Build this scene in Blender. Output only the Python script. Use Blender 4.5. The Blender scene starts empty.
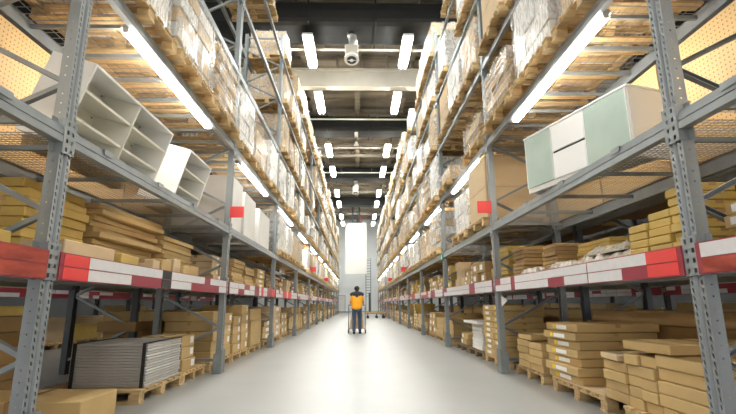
import bpy, math, random
from mathutils import Vector, Matrix
rnd = random.Random(7)
S = bpy.context.scene
COL = S.collection
CAMH = 1.05

# ------------------------------------------------------------------ materials
def mat(name, col, rough=0.6, metal=0.0, noise=0.0, nscale=8.0, stretch=(1, 1, 1), bump=0.0, rand=0.0, spec=0.5):
    m = bpy.data.materials.new(name); m.use_nodes = True
    nt = m.node_tree; b = nt.nodes['Principled BSDF']
    b.inputs['Roughness'].default_value = rough; b.inputs['Metallic'].default_value = metal
    b.inputs['Specular IOR Level'].default_value = spec
    b.inputs['Base Color'].default_value = (*col, 1)
    last = None
    if noise or bump:
        tc = nt.nodes.new('ShaderNodeTexCoord'); mp = nt.nodes.new('ShaderNodeMapping')
        mp.inputs['Scale'].default_value = stretch
        nt.links.new(tc.outputs['Object'], mp.inputs['Vector'])
        no = nt.nodes.new('ShaderNodeTexNoise'); no.inputs['Scale'].default_value = nscale
        no.inputs['Detail'].default_value = 4
        nt.links.new(mp.outputs['Vector'], no.inputs['Vector'])
        if noise:
            cr = nt.nodes.new('ShaderNodeValToRGB')
            cr.color_ramp.elements[0].position = 0.3; cr.color_ramp.elements[1].position = 0.7
            cr.color_ramp.elements[0].color = (*[c * (1 - noise) for c in col], 1)
            cr.color_ramp.elements[1].color = (*[min(1, c * (1 + noise)) for c in col], 1)
            nt.links.new(no.outputs['Fac'], cr.inputs['Fac']); last = cr.outputs['Color']
        if bump:
            bp = nt.nodes.new('ShaderNodeBump'); bp.inputs['Strength'].default_value = bump
            bp.inputs['Distance'].default_value = 0.01
            nt.links.new(no.outputs['Fac'], bp.inputs['Height']); nt.links.new(bp.outputs['Normal'], b.inputs['Normal'])
    if rand:
        oi = nt.nodes.new('ShaderNodeObjectInfo'); mr = nt.nodes.new('ShaderNodeMapRange')
        mr.inputs['To Min'].default_value = 1 - rand; mr.inputs['To Max'].default_value = 1 + rand
        nt.links.new(oi.outputs['Random'], mr.inputs['Value'])
        hs = nt.nodes.new('ShaderNodeHueSaturation'); hs.inputs['Color'].default_value = (*col, 1)
        if last: nt.links.new(last, hs.inputs['Color'])
        nt.links.new(mr.outputs['Result'], hs.inputs['Value']); last = hs.outputs['Color']
    if last: nt.links.new(last, b.inputs['Base Color'])
    return m
def emit(name, col, s):
    m = bpy.data.materials.new(name); m.use_nodes = True
    nt = m.node_tree; nt.nodes.clear()
    e = nt.nodes.new('ShaderNodeEmission'); o = nt.nodes.new('ShaderNodeOutputMaterial')
    e.inputs['Color'].default_value = (*col, 1); e.inputs['Strength'].default_value = s
    nt.links.new(e.outputs[0], o.inputs[0]); return m

M = {}
M['steel'] = mat('galvanised_steel', (0.27, 0.295, 0.305), 0.42, 0.3, 0.08, 5, (1, 1, .3))
M['wire'] = mat('zinc_wire', (0.30, 0.30, 0.29), 0.4, 0.4)
M['concrete'] = mat('foot_grey', (0.20, 0.22, 0.225), 0.6, 0.1, 0.15, 9)
M['wood'] = mat('pallet_wood', (0.57, 0.40, 0.195), 0.8, 0, 0.25, 5, (1, 5, 5), 0.3, 0.16)
M['wood_dark'] = mat('grey_pallet_wood', (0.26, 0.18, 0.10), 0.85, 0, 0.25, 5, (1, 5, 5), 0.3, 0.1)
M['kraft'] = mat('kraft_cardboard', (0.53, 0.365, 0.155), 0.72, 0, 0.07, 3, (1, 1, 2), 0.05, 0.12)
M['kraft_yellow'] = mat('ochre_cardboard', (0.56, 0.385, 0.10), 0.65, 0, 0.07, 3, (1, 1, 2), 0.05, 0.08)
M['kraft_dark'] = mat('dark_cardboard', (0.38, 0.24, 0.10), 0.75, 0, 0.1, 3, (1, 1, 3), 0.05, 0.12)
M['kraft_pale'] = mat('pale_cardboard', (0.62, 0.46, 0.27), 0.7, 0, 0.06, 3, (1, 1, 2), 0.05, 0.08)
M['whitebox'] = mat('white_carton', (0.78, 0.76, 0.72), 0.55, 0, 0.05, 3, (1, 1, 1), 0.05, 0.06)
M['silver'] = mat('silver_foil_board', (0.50, 0.48, 0.455), 0.4, 0.25, 0.15, 4, (1, 1, 12), 0.1)
M['tape'] = mat('packing_tape', (0.44, 0.27, 0.12), 0.25)
M['paper'] = mat('label_paper', (0.85, 0.85, 0.85), 0.6)
M['yellow'] = mat('yellow_sticker', (0.85, 0.62, 0.02), 0.5)
M['red'] = mat('bright_red_plastic', (0.72, 0.045, 0.04), 0.45)
M['darkred'] = mat('crimson_plastic', (0.29, 0.03, 0.05), 0.35)
M['redbrown'] = mat('glossy_red_film', (0.36, 0.07, 0.05), 0.2, 0, 0.5, 2.2, (1, 1.5, 5))
M['railwhite'] = mat('white_price_label', (0.66, 0.65, 0.66), 0.5, 0, 0.04, 12)
M['black'] = mat('black_plastic', (0.012, 0.012, 0.013), 0.5)
M['duct'] = mat('black_duct_fabric', (0.012, 0.013, 0.014), 0.7, 0, 0.2, 3, (1, 1, 1), 0.2)
M['white'] = mat('white_lacquer', (0.88, 0.88, 0.86), 0.35)
M['cream'] = mat('cream_shelf_interior', (0.84, 0.82, 0.72), 0.5)
M['glassgreen'] = mat('frosted_green_glass', (0.46, 0.56, 0.50), 0.12, 0, 0.06, 3)
M['beam'] = mat('ceiling_beam_paint', (0.72, 0.68, 0.60), 0.7, 0, 0.05, 2)
M['ceiling'] = mat('ceiling_deck', (0.30, 0.265, 0.215), 0.85, 0, 0.35, 1.2, (.3, 2, 1))
M['slab'] = mat('pale_wall', (0.88, 0.89, 0.88), 0.7, 0, 0.03, 1)
M['rearpost'] = mat('shade_dark_post', (0.075, 0.082, 0.09), 0.5, 0.2)  # near-black base colour holds the shade on the posts behind the aisle racks
M['sidewall'] = mat('grey_side_wall', (0.07, 0.07, 0.07), 0.8, 0, 0.1, 1)
M['darksteel'] = mat('dark_steel', (0.06, 0.07, 0.08), 0.5, 0.3)
M['alu'] = mat('flexible_foil_duct', (0.55, 0.54, 0.52), 0.35, 0.6, 0.2, 20, (1, 1, 3), 0.5)
M['orange'] = mat('hivis_yellow_orange', (0.90, 0.40, 0.01), 0.7, 0, 0.08, 10)
M['navy'] = mat('dark_collar_cloth', (0.03, 0.03, 0.04), 0.8)
M['denim'] = mat('blue_denim', (0.05, 0.085, 0.16), 0.8, 0, 0.15, 30)
M['skin'] = mat('skin', (0.52, 0.30, 0.21), 0.5)
M['hair'] = mat('black_hair', (0.02, 0.014, 0.01), 0.6)
M['green'] = mat('green_sign', (0.0, 0.36, 0.22), 0.4)
M['blue'] = mat('blue_plastic', (0.05, 0.09, 0.42), 0.45)
M['tube'] = emit('fluorescent_tube_glow', (1.0, 0.98, 0.92), 22)
M['lamp'] = emit('high_bay_tube_glow', (0.97, 1.0, 0.96), 38)
def wrap_material():
    m = mat('stretch_film', (0.9, 0.89, 0.87), 0.16, 0, 0, 6, (1, 1.2, .55), 0.9, 0)
    nt = m.node_tree; b = nt.nodes['Principled BSDF']
    tc = nt.nodes.new('ShaderNodeTexCoord'); mp = nt.nodes.new('ShaderNodeMapping')
    mp.inputs['Scale'].default_value = (6, 17, 4.0); mp.inputs['Rotation'].default_value = (.5, 0, 0)
    no = nt.nodes.new('ShaderNodeTexNoise'); no.inputs['Scale'].default_value = 1.6; no.inputs['Detail'].default_value = 5
    no.inputs['Distortion'].default_value = .8
    mr = nt.nodes.new('ShaderNodeMapRange'); mr.inputs['From Min'].default_value = .46; mr.inputs['From Max'].default_value = .72
    mr.inputs['To Min'].default_value = .10; mr.inputs['To Max'].default_value = .8
    nt.links.new(tc.outputs['Object'], mp.inputs['Vector']); nt.links.new(mp.outputs[0], no.inputs['Vector'])
    nt.links.new(no.outputs['Fac'], mr.inputs['Value']); nt.links.new(mr.outputs['Result'], b.inputs['Alpha'])
    return m
M['wrap'] = wrap_material()
def pegboard_material():
    m = mat('perforated_hardboard', (0.72, 0.48, 0.21), 0.6)
    nt = m.node_tree; b = nt.nodes['Principled BSDF']
    tc = nt.nodes.new('ShaderNodeTexCoord'); sc = nt.nodes.new('ShaderNodeVectorMath'); sc.operation = 'SCALE'; sc.inputs['Scale'].default_value = 22
    fr = nt.nodes.new('ShaderNodeVectorMath'); fr.operation = 'FRACTION'
    su = nt.nodes.new('ShaderNodeVectorMath'); su.operation = 'SUBTRACT'; su.inputs[1].default_value = (.5, .5, .5)
    mu = nt.nodes.new('ShaderNodeVectorMath'); mu.operation = 'MULTIPLY'; mu.inputs[1].default_value = (0, 1, 1)
    ln = nt.nodes.new('ShaderNodeVectorMath'); ln.operation = 'LENGTH'
    lt = nt.nodes.new('ShaderNodeMath'); lt.operation = 'LESS_THAN'; lt.inputs[1].default_value = .17
    mx = nt.nodes.new('ShaderNodeMix'); mx.data_type = 'RGBA'
    mx.inputs['A'].default_value = (0.72, 0.48, 0.21, 1); mx.inputs['B'].default_value = (0.30, 0.17, 0.05, 1)
    L = nt.links.new
    L(tc.outputs['Object'], sc.inputs[0]); L(sc.outputs[0], fr.inputs[0]); L(fr.outputs[0], su.inputs[0]); L(su.outputs[0], mu.inputs[0])
    L(mu.outputs[0], ln.inputs[0]); L(ln.outputs['Value'], lt.inputs[0]); L(lt.outputs[0], mx.inputs['Factor']); L(mx.outputs['Result'], b.inputs['Base Color'])
    return m
M['peg'] = pegboard_material()
def floor_material():
    m = mat('polished_concrete', (0.40, 0.395, 0.375), 0.36, spec=.4)
    nt = m.node_tree; b = nt.nodes['Principled BSDF']
    tc = nt.nodes.new('ShaderNodeTexCoord'); no = nt.nodes.new('ShaderNodeTexNoise'); no.inputs['Scale'].default_value = 1.1; no.inputs['Detail'].default_value = 5
    cr = nt.nodes.new('ShaderNodeValToRGB'); cr.color_ramp.elements[0].position = .2; cr.color_ramp.elements[1].position = .8
    cr.color_ramp.elements[0].color = (.275, .272, .262, 1); cr.color_ramp.elements[1].color = (.315, .312, .30, 1)
    nt.links.new(tc.outputs['Object'], no.inputs['Vector']); nt.links.new(no.outputs['Fac'], cr.inputs['Fac']); nt.links.new(cr.outputs['Color'], b.inputs['Base Color'])
    return m
M['floor'] = floor_material()

# ------------------------------------------------------------------ mesh tools
class MB:
    def __init__(s): s.v = []; s.f = []; s.mi = []; s.ms = []
    def _m(s, m):
        if m not in s.ms: s.ms.append(m)
        return s.ms.index(m)
    def quad(s, pts, m):
        i = len(s.v); s.v += [tuple(p) for p in pts]; s.f.append(tuple(range(i, i + len(pts)))); s.mi.append(s._m(m))
    def box(s, a, b, m, T=None, ch=0.0):
        x0, y0, z0 = a; x1, y1, z1 = b
        if ch <= 0:
            P = [(x0, y0, z0), (x1, y0, z0), (x1, y1, z0), (x0, y1, z0), (x0, y0, z1), (x1, y0, z1), (x1, y1, z1), (x0, y1, z1)]
            F = [(0, 3, 2, 1), (4, 5, 6, 7), (0, 1, 5, 4), (1, 2, 6, 5), (2, 3, 7, 6), (3, 0, 4, 7)]
        else:
            P = []; idx = {}
            lo = (x0, y0, z0); hi = (x1, y1, z1)
            for sx in (0, 1):
                for sy in (0, 1):
                    for sz in (0, 1):
                        sg = (sx, sy, sz)
                        for ax in range(3):
                            p = []
                            for k in range(3):
                                e = hi[k] if sg[k] else lo[k]
                                if k != ax: e += -ch if sg[k] else ch
                                p.append(e)
                            idx[(sg, ax)] = len(P); P.append(tuple(p))
            F = []
            for ax in range(3):
                o = [k for k in range(3) if k != ax]
                for sd in (0, 1):
                    q = []
                    for (a1, b1) in ((0, 0), (1, 0), (1, 1), (0, 1)):
                        sg = [0, 0, 0]; sg[ax] = sd; sg[o[0]] = a1; sg[o[1]] = b1; q.append(idx[(tuple(sg), ax)])
                    if (sd == 1) != (ax != 1): q.reverse()
                    F.append(tuple(q))
                for (s1, s2) in ((0, 0), (0, 1), (1, 0), (1, 1)):
                    A = [0, 0, 0]; B = [0, 0, 0]; A[ax] = 0; B[ax] = 1
                    for t in (A, B): t[o[0]] = s1; t[o[1]] = s2
                    q = [idx[(tuple(A), o[0])], idx[(tuple(B), o[0])], idx[(tuple(B), o[1])], idx[(tuple(A), o[1])]]
                    F.append(tuple(q))
            for sx in (0, 1):
                for sy in (0, 1):
                    for sz in (0, 1):
                        F.append(tuple(idx[((sx, sy, sz), k)] for k in range(3)))
        if T: P = [tuple(T @ Vector(p)) for p in P]
        i = len(s.v); s.v += P; k = s._m(m)
        for f in F: s.f.append(tuple(j + i for j in f)); s.mi.append(k)
    def bar(s, p, q, w, h, m, up=(0, 0, 1)):
        p = Vector(p); q = Vector(q); d = q - p; L = d.length; d.normalize()
        u = Vector(up)
        if abs(d.dot(u)) > .98: u = Vector((0, 1, 0))
        a = d.cross(u).normalized(); c = a.cross(d)
        T = Matrix.Translation(p) @ Matrix((a, d, c)).transposed().to_4x4()
        s.box((-w / 2, 0, -h / 2), (w / 2, L, h / 2), m, T)
    def channel(s, p, q, w, h, m, up=(0, 0, 1), t=.004):
        p = Vector(p); q = Vector(q); d = q - p; L = d.length; d.normalize()
        u = Vector(up)
        if abs(d.dot(u)) > .98: u = Vector((0, 1, 0))
        a = d.cross(u).normalized(); c = a.cross(d)
        T = Matrix.Translation(p) @ Matrix((a, d, c)).transposed().to_4x4()
        s.box((-w / 2, 0, -h / 2), (w / 2, L, -h / 2 + t), m, T)
        s.box((-w / 2, 0, -h / 2), (-w / 2 + t, L, h / 2), m, T); s.box((w / 2 - t, 0, -h / 2), (w / 2, L, h / 2), m, T)
    def tube(s, pts, rad, m, n=10, cap=True):
        pts = [Vector(p) for p in pts]
        if not isinstance(rad, (list, tuple)): rad = [rad] * len(pts)
        i0 = len(s.v); k = s._m(m); pa = None
        for j, p in enumerate(pts):
            d = (pts[min(j + 1, len(pts) - 1)] - pts[max(j - 1, 0)]).normalized()
            if pa is None:
                pa = d.orthogonal().normalized()
            a = (pa - d * pa.dot(d)).normalized(); pa = a; b = d.cross(a)
            for t in range(n):
                an = 2 * math.pi * t / n
                s.v.append(tuple(p + (a * math.cos(an) + b * math.sin(an)) * rad[j]))
        for j in range(len(pts) - 1):
            for t in range(n):
                u = i0 + j * n; s.f.append((u + t, u + (t + 1) % n, u + n + (t + 1) % n, u + n + t)); s.mi.append(k)
        if cap:
            s.f.append(tuple(i0 + t for t in reversed(range(n)))); s.mi.append(k)
            u = i0 + (len(pts) - 1) * n; s.f.append(tuple(u + t for t in range(n))); s.mi.append(k)
    def mesh(s, name):
        me = bpy.data.meshes.new(name); me.from_pydata(s.v, [], s.f)
        for m in s.ms: me.materials.append(M[m])
        me.polygons.foreach_set('material_index', s.mi); me.update(); return me
def link(name, data, parent=None, loc=(0, 0, 0), rz=0.0):
    o = bpy.data.objects.new(name, data); COL.objects.link(o); o.location = loc; o.rotation_euler = (0, 0, rz)
    if parent: o.parent = parent
    return o
def tag(o, label=None, cat=None, group=None, kind=None):
    if label: o['label'] = label
    if cat: o['category'] = cat
    if group: o['group'] = group
    if kind: o['kind'] = kind
    return o
def smooth(o):
    for p in o.data.polygons: p.use_smooth = True
ORD = ['nearest', 'first full', 'second', 'third', 'fourth', 'fifth', 'sixth', 'seventh', 'eighth', 'ninth', 'tenth', 'eleventh']
NTH = ['first', 'second', 'third', 'fourth', 'fifth', 'sixth', 'seventh', 'eighth', 'ninth', 'tenth', 'eleventh', 'twelfth', 'thirteenth']
SIDE = {-1: 'left', 1: 'right'}

# ------------------------------------------------------------------ setting
def struct(name, a, b, m, T=None):
    mb = MB(); mb.box(a, b, m, T); o = link(name, mb.mesh(name)); o['kind'] = 'structure'; return o
struct('floor', (-13, -6, -.2), (13, 62, 0), 'floor')
mb = MB(); mb.box((-13, -6, 12.4), (13, 62, 12.6), 'ceiling')
y = -5.5
while y < 61:
    mb.box((-13, y, 12.22), (13, y + .1, 12.4), 'ceiling'); y += 1.45
for x in (-7.5, -2.6, -.18, 2.3, 7.0):
    mb.box((x, -6, 11.95), (x + .3, 62, 12.25), 'ceiling')
c = link('ceiling', mb.mesh('ceiling')); c['kind'] = 'structure'
struct('wall_left', (-13.2, -6, 0), (-13, 62, 12.4), 'sidewall'); struct('wall_right', (13, -6, 0), (13.2, 62, 12.4), 'sidewall')
mb = MB(); mb.box((-13, 60, 0), (13, 60.2, 12.4), 'slab')
x = -13
while x < 13:
    mb.box((x, 59.95, 3.2), (x + .25, 60, 12.4), 'slab'); x += .5
mb.box((-13, 59.9, 3.0), (13, 60, 3.2), 'slab')
o = link('wall_back', mb.mesh('wall_back')); o['kind'] = 'structure'
mb = MB(); mb.box((-2.6, 59.86, 0), (-1.7, 59.9, 2.1), 'whitebox'); mb.box((-2.66, 59.84, 0), (-2.6, 59.9, 2.16), 'steel'); mb.box((-1.7, 59.84, 0), (-1.64, 59.9, 2.16), 'steel'); mb.box((-2.66, 59.84, 2.1), (-1.64, 59.9, 2.16), 'steel')
o = link('door_1', mb.mesh('door')); o['kind'] = 'structure'
struct('baseboard_back', (-13, 59.8, 0), (13, 59.86, .12), 'concrete').location = (0, .02, 0)
for i, y in enumerate((19.1, 29.4, 39.6, 49.8, 8.8)):
    mb = MB()
    if i in (0, 4):
        mb.box((-13, y - .2, 10.75), (13, y + .2, 11.5), 'beam'); mb.box((-13, y - .3, 11.5), (13, y + .3, 11.6), 'beam')
        xx = -12.5
        while xx < 13: mb.box((xx, y - .26, 11.6), (xx + .08, y + .26, 12.3), 'ceiling'); xx += 1.15
    else:
        mb.box((-13, y - .1, 10.9), (13, y + .1, 11.05), 'ceiling'); mb.box((-13, y - .1, 11.7), (13, y + .1, 11.85), 'ceiling')
        xx = -12.5
        while xx < 12: mb.bar((xx, y, 11.0), (xx + .6, y, 11.75), .06, .06, 'ceiling'); mb.bar((xx + .6, y, 11.75), (xx + 1.2, y, 11.0), .06, .06, 'ceiling'); xx += 1.2
    o = link('ceiling_beam', mb.mesh('ceiling_beam')); o['kind'] = 'structure'
for i, y in enumerate((15.1, 25.2, 35.3, 45.4)):
    mb = MB(); mb.tube([(-12.9, y, 11.35), (12.9, y, 11.35)], .001, 'duct', 4)
    mb = MB()
    pr = []
    for k in range(16):
        a = 2 * math.pi * k / 16; ca, sa = math.cos(a), math.sin(a)
        pr.append((y + .85 * math.copysign(abs(ca) ** .45, ca), 11.32 + .45 * math.copysign(abs(sa) ** .45, sa)))
    for k in range(16):
        p, q = pr[k], pr[(k + 1) % 16]; mb.quad([(-12.9, p[0], p[1]), (12.9, p[0], p[1]), (12.9, q[0], q[1]), (-12.9, q[0], q[1])], 'duct')
    xx = -11.4
    while xx < 13:
        mb.box((xx, y - .88, 10.85), (xx + .05, y + .88, 10.87), 'duct'); mb.box((xx, y - .88, 10.87), (xx + .05, y - .86, 11.75), 'duct'); xx += 2.4
    o = link('ventilation_duct', mb.mesh('ventilation_duct'))
    tag(o, 'black ventilation duct crossing the hall under the ceiling, %s from the camera' % NTH[i], 'duct', 'ceiling ducts')
for i, (y, z) in enumerate(((15.9, 10.75), (23.0, 10.9), (27.6, 10.9), (33.2, 10.9))):
    mb = MB(); mb.tube([(-12.9, y, z), (12.9, y, z)], .045, 'beam', 8)
    for xx in (-6, -1.3, 1.05, 6): mb.tube([(xx, y, z), (xx, y, 12.2)], .012, 'steel', 6)
    tag(link('ceiling_pipe', mb.mesh('ceiling_pipe')), 'thin pale pipe crossing under the ceiling, %s from the camera' % NTH[i], 'pipe', 'ceiling pipes')

# ------------------------------------------------------------------ racks
LV = {'A': 1.42, 'B': 2.33, 'C': 3.77, 'D': 5.2, 'E': 6.65, 'F': 8.05}
LN = {'A': 'lowest shelf', 'B': 'second level', 'C': 'third level', 'D': 'fourth level', 'E': 'fifth level', 'F': 'top level', '0': 'floor level'}
NB = 11; H = 8.72; DEP = 1.1
XF = {-1: -2.15, 1: 2.2}
def YU(s, k):      # upright k (k=1 first visible); bay k lies between upright k and k+1
    return (3.2 + 4.3 * (k - 1)) if s < 0 else (2.91 + 4.35 * (k - 1))

def perforated(mb, o, u, v, w, hgt, hw, hh, pitch, m, skew=0.0, z0=0.0):
    o = Vector(o); u = Vector(u); v = Vector(v); n = int(hgt / pitch)
    for k in range(n):
        a = k * pitch; b = a + pitch; cz = (a + b) / 2; cu = w / 2
        O = [o + v * a, o + u * w + v * a, o + u * w + v * b, o + v * b]
        I = [o + u * (cu - hw / 2 + skew) + v * (cz - hh / 2), o + u * (cu + hw / 2 + skew) + v * (cz - hh / 2),
             o + u * (cu + hw / 2 - skew) + v * (cz + hh / 2), o + u * (cu - hw / 2 - skew) + v * (cz + hh / 2)]
        for j in range(4): mb.quad([O[j], O[(j + 1) % 4], I[(j + 1) % 4], I[j]], m)
def post_mesh(name, hgt=H):
    # local: aisle face at x=0 (looking +x), body extends to -x, width along y
    mb = MB(); W = .13; D = .085
    perforated(mb, (0, -W / 2, 0), (0, 1, 0), (0, 0, 1), .046, hgt, .012, .028, .05, 'steel', .004)
    perforated(mb, (0, W / 2 - .046, 0), (0, 1, 0), (0, 0, 1), .046, hgt, .012, .028, .05, 'steel', .004)
    g = W - .092
    mb.quad([(0, -g / 2, 0), (-.016, -g / 4, 0), (-.016, -g / 4, hgt), (0, -g / 2, hgt)], 'steel')
    mb.quad([(-.016, -g / 4, 0), (-.016, g / 4, 0), (-.016, g / 4, hgt), (-.016, -g / 4, hgt)], 'steel')
    mb.quad([(-.016, g / 4, 0), (0, g / 2, 0), (0, g / 2, hgt), (-.016, g / 4, hgt)], 'steel')
    for sy in (-1, 1):
        perforated(mb, (-D, sy * W / 2, 0), (1, 0, 0), (0, 0, 1), D, hgt, .010, .010, .075, 'steel')
        mb.box((-D, min(sy * W / 2, sy * (W / 2 - .03)), 0), (-D + .003, max(sy * W / 2, sy * (W / 2 - .03)), hgt), 'steel')
    return mb.mesh(name)
POST = post_mesh('post'); 
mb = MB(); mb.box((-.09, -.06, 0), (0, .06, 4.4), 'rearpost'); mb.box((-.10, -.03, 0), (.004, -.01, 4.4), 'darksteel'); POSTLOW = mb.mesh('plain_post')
mb = MB()   # foot guard
for (a, b) in (((.012, -.10), (.012, .10)), ((.012, -.10), (-.10, -.13)), ((.012, .10), (-.10, .13))):
    hz = .36
    mb.quad([(a[0], a[1], 0), (b[0], b[1], 0), (b[0], b[1], hz * (.82 if b[0] < 0 else 1)), (a[0], a[1], hz)], 'concrete')
    mb.quad([(a[0] + .008, a[1], 0), (b[0] + .008, b[1], 0), (b[0] + .008, b[1], hz * (.82 if b[0] < 0 else 1)), (a[0] + .008, a[1], hz)], 'concrete')
GUARD = mb.mesh('foot_guard')
def brace_meshes():
    out = []
    z = .2; side = 0; x0, x1 = -.06, -DEP + .06
    while z < H - .6:
        p = (x1, 0, z) if side == 0 else (x0, 0, z); q = (x0, 0, z + .5) if side == 0 else (x1, 0, z + .5)
        mb = MB(); mb.channel(p, q, .035, .045, 'steel', (0, 1, 0)); out.append(mb.mesh('brace')); z += .5; side ^= 1
    for z in (.2, H - .12):
        mb = MB(); mb.channel((x0, 0, z), (x1, 0, z), .035, .045, 'steel', (0, 1, 0)); out.append(mb.mesh('brace'))
    return out
BR = brace_meshes()
def beam_mesh(L, label):
    mb = MB(); h = .125   # local origin: start, top; runs +y; outer face at x=0.. body to -x
    mb.box((-.05, 0, -h), (-.004, L, 0), 'steel'); mb.box((-.004, 0, -h), (.010, L, -h + .05), 'steel'); mb.box((-.004, 0, -h + .062), (.004, L, -.03), 'steel')
    return mb.mesh('load_beam')
def conn_mesh():
    mb = MB(); mb.box((-.055, -.004, -.2), (-.05, .06, .06), 'steel')
    perforated(mb, (.014, -.066, -.2), (0, 1, 0), (0, 0, 1), .06, .26, .022, .03, .065, 'steel', .0)
    mb.box((-.07, .0, -.2), (.014, .004, .06), 'steel'); mb.box((-.06, -.066, -.2), (.014, -.062, .06), 'steel')
    mb.box((.010, -.008, -.2), (.014, .002, .06), 'steel')
    return mb.mesh('beam_connector')
CONN = conn_mesh()
BEAM = {s: beam_mesh((4.3 if s < 0 else 4.35) - .13, 0) for s in (-1, 1)}
def deck_mesh(L, dense):
    mb = MB(); w = DEP - .1; p = .05 if dense else .1
    n = int(L / p)
    for k in range(n + 1):
        y = k * L / n; mb.box((-w, y - .0025, -.02), (0, y + .0025, -.015), 'wire')
    n = int(w / (p))
    for k in range(n + 1):
        x = -k * w / n; mb.box((x - .0025, 0, -.015), (x + .0025, L, -.010), 'wire')
    return mb.mesh('wire_mesh')
DECKD = {s: deck_mesh((4.3 if s < 0 else 4.35) - .14, True) for s in (-1, 1)}
DECKC = {s: deck_mesh((4.3 if s < 0 else 4.35) - .14, False) for s in (-1, 1)}
mb = MB(); mb.channel((-.05, 0, -.05), (-DEP + .05, 0, -.05), .032, .04, 'steel'); SBAR = mb.mesh('support_bar')
mb = MB(); mb.box((-.03, -.06, 0), (.016, .06, .006), 'steel'); mb.box((.010, -.06, -.04), (.016, .06, .006), 'steel'); HOOK = mb.mesh('deck_clip')

mb = MB(); mb.box((-.004, 0, 0), (0, 1, 1), 'railwhite'); LBW = mb.mesh('price_label')
def rail_color_seq(s, k):
    # (y0, y1, top, bottom) fractions of the bay, near bays as seen
    W, R, D_, K, B = 'railwhite', 'red', 'darkred', 'black', 'redbrown'
    if k == 0: return [(0, 1, B, B)] if s < 0 else [(0, .4, B, B), (.4, .99, W, B)]
    if k == 1 and s < 0:
        return [(0.01, .085, R, R), (.085, .25, W, W), (.25, .41, W, D_), (.41, .47, K, K), (.47, .62, W, W), (.62, .74, W, D_), (.74, .80, D_, D_), (.80, .9, W, D_), (.9, .99, W, W)]
    if k == 1:
        return [(0.01, .09, R, R), (.09, .17, W, D_), (.17, .30, W, W), (.305, .42, W, W), (.42, .52, W, D_), (.52, .66, W, W), (.66, .78, W, W), (.78, .82, D_, D_), (.82, .93, W, W), (.93, .99, D_, W)]
    out = []; r = random.Random(k * 7 + s); t = .01
    while t < .97:
        w = r.choice((.05, .1, .13, .17)); e = min(.99, t + w); q = r.random()
        c = (W, W) if q < .55 else (W, D_) if q < .72 else (D_, D_) if q < .86 else (D_, W) if q < .93 else (R, R)
        out.append((t, e, *c)); t = e + .003
    return out
LBL = {}
def label_mesh(dy, m):
    key = (round(dy, 3), m)
    if key not in LBL:
        mb = MB(); mb.box((0, 0, -.044), (.003, key[0], .044), m); LBL[key] = mb.mesh('price_label')
    return LBL[key]
T180 = {1: math.pi, -1: 0.0}   # right side meshes are turned to face the aisle
def put(name, me, s, x, y, z, parent):
    # mesh authored with aisle face at local +x; running +y. right rack is turned 180 deg (so it runs from the far end)
    return link(name, me, parent, (x, y, z), 0 if s < 0 else math.pi)
for s in (-1, 1):
    root = link('pallet_rack', None, None, (XF[s], YU(s, 1), 0))
    tag(root, 'tall grey steel pallet rack along the %s side of the aisle' % SIDE[s], 'rack', 'racks along the aisle')
    P = lambda x, y, z: (x - XF[s], y - YU(s, 1), z)
    sg = s   # outward from the aisle
    for k in range(0, NB + 2):
        y = YU(s, k)
        fr = link('upright_frame', None, root, P(XF[s], y, 0))
        link('front_post', POST, fr, (0, 0, 0), 0 if s < 0 else math.pi)
        link('rear_post', POST, fr, (sg * DEP, 0, 0), math.pi if s < 0 else 0)
        link('foot_guard', GUARD, fr, (0, 0, 0), 0 if s < 0 else math.pi)
        for b in BR: link('brace', b, fr, (0, 0, 0), 0 if s < 0 else math.pi)
    L = (4.3 if s < 0 else 4.35) - .13
    for k in range(0, NB + 1):
        y0 = YU(s, k) + .065; y1 = y0 + L
        for lv, z in LV.items():
            b = link('load_beam', BEAM[s], root, P(XF[s] - sg * .004, y0 if s < 0 else y1, z), 0 if s < 0 else math.pi)
            if k <= 3:
                link('beam_connector', CONN, b, (0, 0, 0)); 
                c2 = link('beam_connector', CONN, b, (0, L, 0)); c2.scale = (1, -1, 1)
            link('rear_beam', BEAM[s], root, P(XF[s] + sg * DEP, y1 if s < 0 else y0, z), math.pi if s < 0 else 0)
            if (lv in 'AB' and k <= 2) or (lv == 'C' and k <= 4):
                d = link('wire_deck', DECKD[s] if (k <= 1 and lv == 'B') else DECKC[s], root, P(XF[s] + sg * .05, y0 + .005 if s < 0 else y1 - .005, z + .02), 0 if s < 0 else math.pi)
                nb = 8 if lv == 'C' else 5
                for j in range(nb):
                    link('support_bar', SBAR, d, (.05, .2 + j * 3.75 / (nb - 1), -.02))
                if lv == 'B' and k <= 1:
                    for j in range(4): link('deck_clip', HOOK, b, (0, .45 + j * 1.05, .0))
        # price rail with labels
        mb = MB(); mb.box((0, 0, 0), (.012, L, .20), 'darkred'); 
        rl = link('price_rail', mb.mesh('price_rail'), root, P(XF[s] - sg * .016, y0 if s < 0 else y1, 1.225), 0 if s < 0 else math.pi)
        for (a, b_, t, bt) in rail_color_seq(s, k):
            ya = a * L; dy = (b_ - a) * L
            if s > 0: ya = L - b_ * L
            if k <= 8:
                if t == bt == 'darkred': continue
                for zz, m_ in ((.148, t), (.052, bt)):
                    if m_ == 'darkred': continue
                    q = link('price_label', label_mesh(dy, m_), rl, (.012, ya, zz))
                    if m_ != 'railwhite': q['label'] = {'red': 'bright red label', 'black': 'black label', 'redbrown': 'glossy dark red label'}[m_]

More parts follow.
